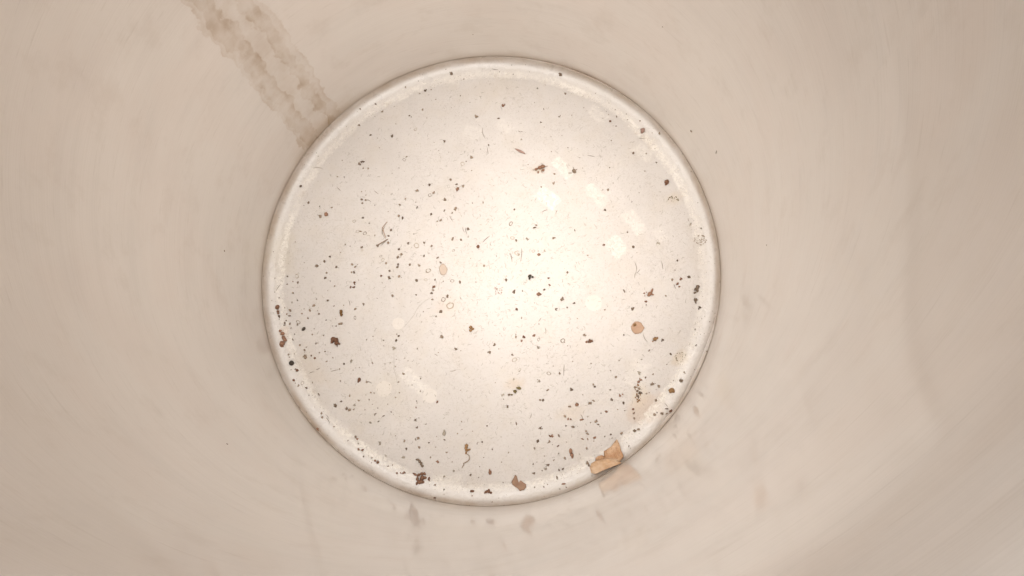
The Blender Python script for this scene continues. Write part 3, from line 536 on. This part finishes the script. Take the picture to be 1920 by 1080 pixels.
# dry leaf piece: folded blade standing against the upturned edge
def leaf():
    root = bpy.data.objects.new("dry_leaf_piece", None); COL.objects.link(root); root.empty_display_size = 0.01
    p0 = (75.92, -120.62)
    z0 = floor_h(*p0)
    root.location = Vector((p0[0], p0[1], z0)) * MM
    root.scale = (0.93, 0.93, 0.93)
    tag(root, "folded orange-brown dry leaf piece lodged against the lower right edge", "leaf")
    LANDMARKS.append((p0, "the dry leaf piece"))
    def P(x, y, z):    # x, y in ninths of a photograph pixel from (1070, 790)
        return ((x / 9 - 70) * PX, -(y / 9 - 68) * PX, z)
    def sheet(name, rim, mid, mat, th=0.22):
        """fan of triangles, subdivided and crumpled, with real thickness"""
        bm = bmesh.new(); c = bm.verts.new(P(*mid)); vs = [bm.verts.new(P(*q)) for q in rim]
        for i in range(len(vs)): bm.faces.new((c, vs[i], vs[(i + 1) % len(vs)]))
        bmesh.ops.subdivide_edges(bm, edges=bm.edges[:], cuts=3, use_grid_fill=True)
        for v in bm.verts:
            q = v.co.copy(); v.co.z += 0.9 * noise.noise(q * 0.5) + 0.35 * noise.noise(q * 1.3); v.co.x += 0.35 * noise.noise(q * 1.9 + Vector((9, 0, 0))); v.co.y += 0.35 * noise.noise(q * 1.9)
        bmesh.ops.recalc_face_normals(bm, faces=bm.faces[:])
        bmesh.ops.solidify(bm, geom=bm.faces[:], thickness=th)
        for f in bm.faces: f.smooth = True
        bm.transform(Matrix.Scale(MM, 4)); me = bpy.data.meshes.new(name); bm.to_mesh(me); bm.free()
        return link(name, me, root, mat)
    sheet("blade", [(790, 300, 2.6), (825, 370, 3.4), (845, 470, 4.6), (888, 575, 5.6), (880, 612, 5.6), (835, 660, 5.4), (760, 690, 4.6), (650, 690, 3.6),
                    (590, 650, 2.4), (560, 600, 1.4), (560, 560, 0.6), (565, 500, 0.5), (680, 430, 1.0), (740, 350, 1.8)], (745, 520, 2.3), M_LEAF)
    sheet("folded_flap", [(330, 715, 2.6), (400, 668, 2.8), (520, 640, 3.6), (650, 622, 4.4), (770, 628, 5.2), (800, 650, 5.8), (838, 694, 7.6), (832, 712, 8.0), (700, 758, 7.8),
                    (560, 812, 7.4), (400, 884, 7.2), (330, 866, 5.4), (308, 780, 3.4)], (560, 730, 5.8), M_LEAF2)
    sheet("curled_tip", [(410, 665, 1.0), (415, 615, 1.9), (470, 580, 2.0), (530, 570, 1.7), (590, 612, 1.9), (600, 640, 2.4), (520, 652, 2.4)], (500, 620, 2.7), M_LEAF)

leaf()

# round tan flake with a hair beside it
fl = [(cos(2 * pi * i / 13) * 4.1 * (1 + 0.10 * sin(3 * i + 1)), sin(2 * pi * i / 13) * 4.0 * (1 + 0.08 * sin(5 * i))) for i in range(13)]
tf = item("husk_flake", flake_mesh("husk_flake", fl, 0.12, 0.5, 2), M_TAN, (96.57, -39.37), "round translucent tan husk flake lying flat on the right half of the floor", "husk", "the round tan flake")
d = link("dark_core", clod_mesh("dark_core", lp((-3, -3, 7, 5, 30)), 4), tf, M_OCHRE); d.location = (-0.0006, 0.0008, 0.00015)
# two lobed husk
hp = [(-6, -17), (-3, -16), (-1.5, -9), (0, -6), (1, -3), (2, -6), (4, -8), (9, -4), (14, -1), (14, 4), (10, 9), (3, 11), (-2, 6), (-7, 3), (-11, 0), (-12, -6), (-9, -12)]
item("husk_flake", flake_mesh("husk_lobed", [(a * PX, -b * PX) for a, b in hp], 0.12, 0.9, 5), M_TAN, (20.09, -137.22), "torn two-lobed tan husk resting at the bottom edge of the floor", "husk", "the two-lobed husk")
# slim reddish seed
item("slender_seed", clod_mesh("slender_seed", [(0, 0, 3.7, 0.85, 0.6, radians(-28)), (2.6, -1.5, 1.4, 0.5, 0.4, radians(-30))], 7, 0.10), M_MAUVE, (21.51, 82.16), "slender pinkish brown seed pointing down to the right in the upper half", "seed", "the slender pinkish seed")
# big crumbs: (name, px, lumps, material, label, category, landmark)
BIG = [
 ("dead_insect", (34.78, 69.29), lp((0,-2,8,7,20),(6,-4,9,7,0),(-7,1,7,5,30),(7,3,5,5,0),(-3,7,4,4,0),(12,-5,9,1.2,5),(-12,2,4,1.2,0),(4,5,1.5,8,10)), M_RED, "dark reddish brown insect-like lump with thin legs above the middle", "insect", "the insect-like lump"),
 ("spiky_burr", (57.65, 67.22), lp((0,0,7,8,0),(2,3,5,4,20),(-8,4,8,1.3,0),(5,-3,5,1.2,20),(-1,-6,1.2,6,5)), M_DARK, "small dark spiky burr with one thin bristle right of the insect-like lump", "burr", "the spiky burr"),
 ("earth_clod", (-100.29, -46.13), lp((-3,-4,9,9,0),(2,-2,9,10,30),(4,4,9,8,0),(-5,1,6,7,0),(9,5,4,4,0),(5,9,2,4,0)), M_RED, "large round brown earth clod in the lower left of the floor", "clod", "the round earth clod"),
 ("rust_crumb_chain", (-135.00, -43.73), lp((-7,-14,5,5,0),(-2,-9,8,7,0),(1,0,7,9,20),(3,3,8,8,0),(-1,10,10,9,0),(-2,15,7,5,0)), M_RED, "long chain of rusty crumbs stuck along the left edge of the floor", "clod", "the rusty crumb chain"),
 ("round_seed", (-128.40, -60.29), lp((0,0,10,10,0)), M_BLACK, "perfectly round black seed close to the lower left edge", "seed", "the round black seed"),
 ("round_clod", (-140.12, -24.05), lp((0,-3,8,8,0),(1,5,5,5,0),(2,9,4,4,0)), M_RED, "round rust-brown clod with crumbs below it at the far left edge", "clod", "the round rust clod"),
 ("rhombic_seed", (-110.03, 40.21), lp((0,0,7.5,8,45),(0,-4,3,4,0)), M_RED, "little rhombic red seed between two dark crumbs in the upper left", "seed", "the rhombic red seed"),
 ("rust_cluster", (-41.08, -133.49), lp((-12,-7,8,3.5,-35),(-5,-6,7,5,20),(1,-8,7,6,-30),(6,-8,6,4,-60),(2,-1,9,9,0),(7,-1,6,5,0),(-7,1,5,10,0),(-2,6,10,8,20),(-8,9,4,6,0),(3,6,5,6,0),(14,1,3.5,8,0)), M_RED, "big ragged rust-brown cluster of crumbs at the lower left edge", "clod", "the big rusty cluster"),
 ("bent_clod", (-42.34, -123.66), lp((-4,-5,7,4,0),(0,-2,5,5,0),(3,2,5,6,20),(5,6,5,6,0)), M_DARK, "dark bent clod like a hook just above the big rusty cluster", "clod", "the bent dark clod"),
 ("grey_flake", (-27.02, -105.44), lp((0,1,6,8,0),(0,-4,3.5,4,0)), M_GREY, "grey drop-shaped flake in the lower left half of the floor", "flake", "the grey drop-shaped flake"),
 ("splash_clod", (105.46, -16.85), lp((3,-4,4,10,-25),(0,1,9,7,30),(-3,4,6,5,0),(5,3,4,3,0),(-11,0,3,3,0),(-7,-2,2,2,0),(-10,5,2.4,2,0)), M_RED, "dark maroon clod with a spray of grains on its left, right half", "clod", "the maroon clod"),
 ("grey_clod", (134.76, -14.82), lp((3,-5,6,8,0),(0,-1,9,6,30),(2,2,5,7,0),(-3,6,5,4,30)), M_DARK, "forked dark grey clod beside the right edge of the floor", "clod", "the forked grey clod"),
 ("ochre_clod", (107.48, -46.70), lp((0,0,9,7,30),(4,-2,4,4,0),(-4,4,3,3,0)), M_OCHRE, "ochre brown crumb lying right of the end of the fine hair", "clod", "the ochre crumb"),
 ("orange_clod", (116.62, -79.57), lp((0,0,11,8,10),(1,-3,7,5,0),(4,1,4,5,0)), M_OCHRE, "orange-brown block-shaped clod close to the lower right edge", "clod", "the orange-brown clod"),
 ("red_clod", (118.84, 57.89), lp((0,0,9,8,0),(-1,4,7,3,30),(2,-4,3,3,0)), M_RED, "red-brown clod below the upper right edge of the floor", "clod", "the red-brown clod"),
 ("mauve_flake", (104.22, 94.62), lp((0,0,9,9,20),(-2,4,5,3,0),(2,-4,5,3,0)), M_MAUVE, "angular mauve flake close to the upper right edge", "flake", "the mauve flake"),
 ("double_clod", (28.33, -5.13), lp((-2,-1,5,6,0),(-1,-3,6,4,0),(3.5,0,5,4.5,0),(-2,3,4,4,0)), M_BLACK, "black two-lobed crumb in the brightest middle of the floor", "clod", "the black two-lobed crumb"),
 ("brown_grain", (52.83, -117.70), lp((0,-3,6,10,5),(2,4,6,6,0),(3,8,4,4,0)), M_RED, "elongated reddish brown grain standing upright left of the dry leaf", "grain", "the elongated reddish grain"),
 ("pointed_seed", (2.35, -129.49), lp((0,1,6,7,0),(-1,-3,3,5,10)), M_RED, "small pointed brown seed above the bottom edge", "seed", "the pointed brown seed"),
 ("olive_clod", (-10.33, -38.60), lp((-1,-2,6,6,0),(3,1,5,4,0),(-1,4,6,5,0)), M_OCHRE, "double olive-brown crumb just below the middle of the floor", "clod", "the double olive crumb"),
 ("ochre_pair", (19.14, -78.40), lp((4,-3,10,5.5,-10),(-3,3,6,7,20),(-9,9,4,3,0)), M_OLIVE, "pair of large olive crumbs with a small one, below the middle", "clod", "the olive crumb pair"),
 ("long_clod", (-96.82, -27.74), lp((0,-3,6,8,0),(1,2,5.5,8,10),(-1,-6,5,3,0)), M_OCHRE, "upright oblong brown crumb in the left half of the floor", "clod", "the oblong brown crumb"),
 ("oval_seed", (-121.43, -37.79), lp((0,0,9,6,48)), M_BLACK, "dark oval seed tilted to the right near the left edge", "seed", "the dark oval seed"),
 ("maroon_crumb", (-82.99, -71.34), lp((0,0,5.5,7,10),(-2,4,3,4,0)), M_RED, "maroon crumb alone in the lower left part", "clod", "the lone maroon crumb"),
 ("rust_spot", (1.13, -141.47), lp((-3,0,6,5,0),(1,-1,6,7,0),(5,2,5,4,0),(-6,2,3,3,0)), M_RED, "rusty frayed crumb in the salt crust at the bottom edge", "clod", "the frayed rusty crumb"),
 ("rust_spot", (-8.90, -141.18), lp((0,0,8,4.5,0)), M_RED, "flat rusty crumb left of the frayed one at the bottom edge", "clod", "the flat rusty crumb"),
]
for i, (nm, p, L, mt, lab, cat, land) in enumerate(BIG):
    item(nm, clod_mesh(nm, L, 20 + i, 0.26 if len(L) > 1 else 0.06), mt, p, lab, cat, land)

# crusty patches made of many fine grains: one thing each
def crust(name, p, w, h, n, seed, mat, label, land, gs=(0.25, 0.6)):
    r = random.Random(seed); L = []
    for _ in range(n):
        a = r.random() * 2 * pi; q = math.sqrt(r.random()) if r.random() < .6 else r.uniform(.75, 1)
        s = r.uniform(*gs)
        L.append((cos(a) * q * w, sin(a) * q * h, s, s * r.uniform(.5, 1), s * 0.4, r.random() * 3))
    return item(name, clod_mesh(name, L, seed, 0.3, 1), mat, p, label, "crust", land)
crust("grain_crust", (7.33, -13.03), 2.6, 4.6, 34, 61, M_MAUVE, "oval patch of brownish lacy crust left of the bright middle", "the lacy crust patch", (0.22, 0.5))
crust("grain_crust", (122.93, 46.36), 3.6, 2.2, 26, 62, M_OLIVE, "loose grey-brown grain patch below the red-brown clod", "the loose grain patch", (0.2, 0.55))
crust("grain_crust", (123.47, -58.42), 4.0, 3.2, 40, 63, M_OLIVE, "sandy patch of fine yellow-brown grains near the right lower edge", "the sandy patch", (0.15, 0.4))
crust("grain_crust", (139.25, 18.28), 4.2, 3.4, 40, 64, M_RING, "tan crust patch across the right edge of the floor", "the tan edge crust", (0.25, 0.65))
crust("grain_crust", (95.96, -80.80), 2.6, 5.5, 26, 65, M_OCHRE, "branching brown crumb trail in the lower right stained area", "the branching crumb trail", (0.25, 0.7))
mf = [(cos(2 * pi * i / 9) * 2.6 * (1 + 0.2 * sin(3 * i + 1)), sin(2 * pi * i / 9) * 4.3 * (1 + 0.1 * sin(5 * i))) for i in range(9)]  # pinkish smear on the floor, modelled as a thin flake
item("smear_flake", flake_mesh("smear_flake", mf, 0.08, 0.15, 12), M_SMEAR, (-29.53, 0.79), "thin pale brown smear, shaped as a flat flake, left of the bright middle", "flake", "the thin pale smear")

# rusty crumb with a curling thread
root = bpy.data.objects.new("crumb_with_thread", None); COL.objects.link(root); root.empty_display_size = 0.01
p0 = (-12.61, -115.07); root.location = Vector((p0[0], p0[1], floor_h(*p0))) * MM
tag(root, "rusty olive crumb trailing a curled dark thread, lower middle of the floor", "debris"); LANDMARKS.append((p0, "the crumb with the thread"))
link("crumb_body", clod_mesh("crumb_body", lp((0,-5,6,6,0),(-1,-1,6,6,0),(1,3,7,5,0),(5,2,5,3.5,20),(-1,8,3.5,5,0)), 71, 0.3), root, M_OCHRE)
th = [(875,851),(878,852),(880,854),(880.5,858),(880,861),(877,864),(873,866),(869.5,867.5),(870.5,870),(868,873),(867,876)]
link("thread", tube_mesh("thread", [((a - 875) * PX, -(b - 841) * PX, 0.35) for a, b in th], 0.32, 0.6), root, M_DARK)

# bent twig and straight needle
tw = [(726,415),(717.5,426),(720,436),(724.5,447)]
o = item("bent_twig", tube_mesh("bent_twig", [((a - 715) * PX, -(b - 440) * PX, 0.4) for a, b in tw], 0.26, 0.8), M_TAN, (-71.81, 25.66), "thin twig bent like a hook in the left half, above the brown stalk", "twig", "the bent twig")
st = [(706.5,461.5),(712,458),(719,454),(728,448.5)]
item("stalk_piece", tube_mesh("stalk_piece", [((a - 717) * PX, -(b - 455) * PX, 0.45) for a, b in st], 0.36, 0.7), M_DARK, (-70.90, 20.10), "short brown stalk touching the foot of the bent twig", "stalk", "the brown stalk")

# ------------------------------------------------------------------ countable crumbs
RND = random.Random(5)
VAR = []
for i in range(14):
    r = random.Random(100 + i); L = [(0, 0, 0.5 * r.uniform(.8, 1), 0.5 * r.uniform(.55, .8), 0.30, r.random() * 3)]
    for _ in range(i % 4):
        a = r.random() * 6.28; q = r.uniform(.32, .62)
        L.append((cos(a) * q, sin(a) * q, r.uniform(.15, .3), r.uniform(.12, .24), 0.16, r.random() * 3))
    VAR.append(L)
MESH = {}
def crumb_mesh(code, mat):
    if code not in MESH:
        MESH[code] = [clod_mesh("crumb", L, 200 + i, 0.48, 2 if code in 'dr' else 1) for i, L in enumerate(VAR)]
        for me in MESH[code]: me.materials.append(mat)
    return MESH[code]
RINGS = [ring_mesh("droplet_ring", 0.46, 3.3 * i + 1) for i in range(6)]
for me in RINGS: me.materials.append(M_RING)

ORD = {1: "closest", 2: "second closest", 3: "third closest", 4: "fourth closest", 5: "fifth closest", 6: "sixth closest", 7: "seventh closest", 8: "eighth closest", 9: "ninth closest", 10: "tenth closest", 11: "eleventh closest", 12: "twelfth closest"}
DIRS = ["right", "upper right", "above", "upper left", "left", "lower left", "below", "lower right"]
def side(p, q):
    k = int(round(atan2(p[1] - q[1], p[0] - q[0]) / (pi / 4))) % 8
    return DIRS[k]
PHR = {"right": "right of", "left": "left of", "above": "above", "below": "below", "upper right": "on the upper right of", "upper left": "on the upper left of", "lower left": "on the lower left of", "lower right": "on the lower right of"}
def name_all(pts, word):
    """a label for each point: its rank by distance within its direction from the nearest landmark"""
    near = []
    for p in pts:
        k = min(range(len(LANDMARKS)), key=lambda i: hypot(p[0] - LANDMARKS[i][0][0], p[1] - LANDMARKS[i][0][1]))
        near.append((k, side(p, LANDMARKS[k][0]), hypot(p[0] - LANDMARKS[k][0][0], p[1] - LANDMARKS[k][0][1])))
    out = []
    for n_ in near:
        same = sorted(x[2] for x in near if x[:2] == n_[:2])
        rk = same.index(n_[2]) + 1
        pre = word if len(same) == 1 else ORD.get(rk, "farthest") + " " + word
        out.append(f"{pre} {PHR[n_[1]]} {LANDMARKS[n_[0]][1]}")
    return out
def scatter(data, code, mat, name, word, cat, group, flat=1.0):
    ms = RINGS if code == 'o' else crumb_mesh(code, mat)
    labs = name_all(data, word)
    for (x, y, s), lab in zip(data, labs):
        o = bpy.data.objects.new(name, RND.choice(ms)); COL.objects.link(o)
        put(o, (x, y), RND.random() * 6.28)
        k = s * RND.uniform(0.92, 1.1) * (1.0 if code == 'o' else 0.92)
        o.scale = (k, k * RND.uniform(.75, 1.05), k * flat * 0.8)
        tag(o, lab, cat, group)
scatter(parse(DATA_d), 'd', M_DARK, "dark_crumb", "small dark crumb", "crumb", "small dark crumbs scattered on the drum floor")
scatter(parse(DATA_r), 'r', M_RED, "rust_crumb", "small rust-brown crumb", "crumb", "small rust-brown crumbs scattered on the drum floor")
scatter(parse(DATA_g), 'g', M_GREY, "grey_crumb", "small grey crumb", "crumb", "small grey crumbs scattered on the drum floor", 0.5)
scatter(parse(DATA_o), 'o', M_RING, "dried_droplet", "crusty dried droplet ring", "droplet", "dried droplet rings on the drum floor")
specks = sorted(parse(DATA_s), key=lambda e: -e[2])
scatter([(a_, b_, c_ * 0.88) for a_, b_, c_ in specks[:240]], 's', M_DARK, "dirt_speck", "tiny dirt speck", "speck", "tiny dirt specks on the drum floor")
rest_specks = specks[240:]

# fibres
fib = parse(FIBRES)
mids = [((a + c) / 2, (b + d) / 2) for a, b, c, d in fib]
labs = name_all(mids, "short fine fibre")
for (a, b, c, d), mid, lab in zip(fib, mids, labs):
    L = hypot(c - a, d - b); t = atan2(d - b, c - a); cv = RND.uniform(-.12, .12) * L
    pts = [((k / 6 - .5) * L, cv * (1 - (2 * k / 6 - 1) ** 2), 0.22 + 0.1 * sin(k)) for k in range(7)]
    o = link("fine_fibre", tube_mesh("fine_fibre", pts, 0.17, 0.4, 5), None, M_FIBRE); put(o, mid, t)
    tag(o, lab, "fibre", "short fine fibres lying on the drum floor")
for pl, lab in (([(-35.94, -17.08), (-41.88, -20.57), (-46.03, -24.79), (-48.05, -29.02), (-51.12, -33.23), (-54.55, -37.08)], "long pale crack line running down left from the thin pale smear"),
                ([(-60.86, -50.70), (-60.66, -57.66), (-60.45, -64.59), (-58.91, -69.43), (-57.71, -74.93)], "long faint upright crack line in the lower left half of the floor"),
                ([(-30.51, -4.25), (-31.86, -7.83), (-32.47, -13.20)], "thin crack line below the thin pale smear")):
    c0 = pl[len(pl) // 2]  # cracks in the floor, modelled as thin threads laid on the pan
    o = link("crack_line", tube_mesh("crack_line", [(q[0] - c0[0], q[1] - c0[1], 0.15) for q in pl], 0.07, 0.6, 5), None, M_LINT); put(o, c0, 0)
    tag(o, lab, "hair")  # floor cracks, filed with the hairs

# specks clinging to the wall
def wall_pt(th, z, inset=0.15):
    return Vector(((R_WALL - inset) * cos(th), (R_WALL - inset) * sin(th), z)) * MM
for th_, z, s, lab in ((-3.138, 60.3, 1.3, "lone speck stuck on the left wall at mid height of the photo"), (-2.2814, 159.3, 1.0, "lone speck stuck on the lower left wall"),
                  (0.528, 38.2, 1.8, "pale brown speck stuck on the wall above the upper right edge"), (1.6166, 30.7, 0.9, "tiny speck stuck on the wall above the top edge"),
                  (0.7928, 108.6, 0.9, "tiny speck stuck high on the upper right wall"), (-0.1268, 123.6, 0.9, "tiny speck stuck on the right wall beyond the tan edge crust")):
    o = bpy.data.objects.new("wall_speck", crumb_mesh('s', M_DARK)[3]); COL.objects.link(o)
    o.location = wall_pt(th_, z); o.rotation_euler = (0, -pi / 2, th_); o.scale = (s, s * .7, s * .6)
    tag(o, lab, "speck")
o = link("wall_fibre", tube_mesh("wall_fibre", [(-1.9, -.3, .2), (-.8, 0, .2), (.3, .1, .2), (1.9, .5, .2)], 0.2, 0.3, 5), None, M_FIBRE)
o.location = wall_pt(0.3675, 58.8); o.rotation_euler = (0, -pi / 2, 0.3675); tag(o, "thin dark fibre stuck on the wall beyond the upper right edge", "fibre")

# ------------------------------------------------------------------ dust, lint and salt nobody could count
def shards(name, entries, mat, seed):
    """entries (x, y, size): tiny four-sided grains on the pan, one mesh"""
    r = random.Random(seed); V, F = [], []
    for x, y, s in entries:
        z = floor_h(x, y); b = len(V); a = r.random() * 6.28; k = r.uniform(.45, 1)
        for i, (u, w) in enumerate(((1, 0), (0, k), (-1, 0), (0, -k))):
            V.append(((x + s / 2 * (u * cos(a) - w * sin(a))) * MM, (y + s / 2 * (u * sin(a) + w * cos(a))) * MM, (z - 0.02) * MM))
        V.append((x * MM, y * MM, (z + s * 0.38) * MM))
        F += [(b, b + 1, b + 4), (b + 1, b + 2, b + 4), (b + 2, b + 3, b + 4), (b + 3, b, b + 4)]
    return link(name, mesh_from(name, V, F, False), None, mat)
r = random.Random(77)
def disc(R=137.0):
    a = r.random() * 2 * pi; q = R * math.sqrt(r.random()); return q * cos(a), q * sin(a)
E = [(x, y, s * 1.1) for x, y, s in rest_specks]
while len(E) < 2400:
    x, y = disc()
    if r.random() < 0.25 + 0.75 * max(0, noise.noise((x / 30, y / 30, 4)) + .25): E.append((x, y, r.uniform(.22, .52)))
while len(E) < 3300:
    a = r.random() * 2 * pi; q = r.gauss(139.5, 2.2)
    if 0.35 + noise.noise((cos(a) * 4, sin(a) * 4, 2)) + (0.3 if sin(a) < 0.2 else 0) > r.random() * 1.0 and q < 146: E.append((q * cos(a), q * sin(a), r.uniform(.22, .6)))
o = shards("fine_dust", E, M_DUST, 1); tag(o, "fine brown dust strewn over the pale floor, thickest along its edge", "dust", kind="stuff")
E = []
while len(E) < 1700:
    a = r.random() * 2 * pi; q = r.gauss(140.0, 1.7)
    if q < 145.5 and 0.3 + 0.9 * noise.noise((cos(a) * 3, sin(a) * 3, 6)) + (0.35 if (sin(a) < -0.3 or cos(a) > 0.5) else 0) > r.random(): E.append((q * cos(a), q * sin(a), r.uniform(.35, .8)))
o = shards("salt_crust", E, M_SALT, 2); tag(o, "white salt grains dried in the turn of the floor edge", "salt", kind="stuff")
V, F = [], []
for _ in range(1100):
    x, y = disc(132) if r.random() < .5 else (r.gauss(15, 45), r.gauss(-5, 40))
    if hypot(x, y) > 134: continue
    L = r.uniform(.7, 2.6); t = r.random() * 6.28; cv = r.uniform(-.35, .35) * L; w = 0.07; z = floor_h(x, y) + 0.06
    b = len(V)
    for k in range(5):
        s = (k / 4 - .5) * L; h = cv * (1 - (k / 2 - 1) ** 2)
        for u, zz in ((-w, 0), (w, 0), (0, 0.12)):
            V.append(((x + s * cos(t) - (h + u) * sin(t)) * MM, (y + s * sin(t) + (h + u) * cos(t)) * MM, (z + zz) * MM))
    for k in range(4):
        for m_ in range(3):
            n_ = (m_ + 1) % 3
            F.append((b + k * 3 + m_, b + (k + 1) * 3 + m_, b + (k + 1) * 3 + n_, b + k * 3 + n_))
o = link("fine_lint", mesh_from("fine_lint", V, F, False), None, M_LINT); tag(o, "pale lint and hair fragments strewn over the floor", "lint", kind="stuff")
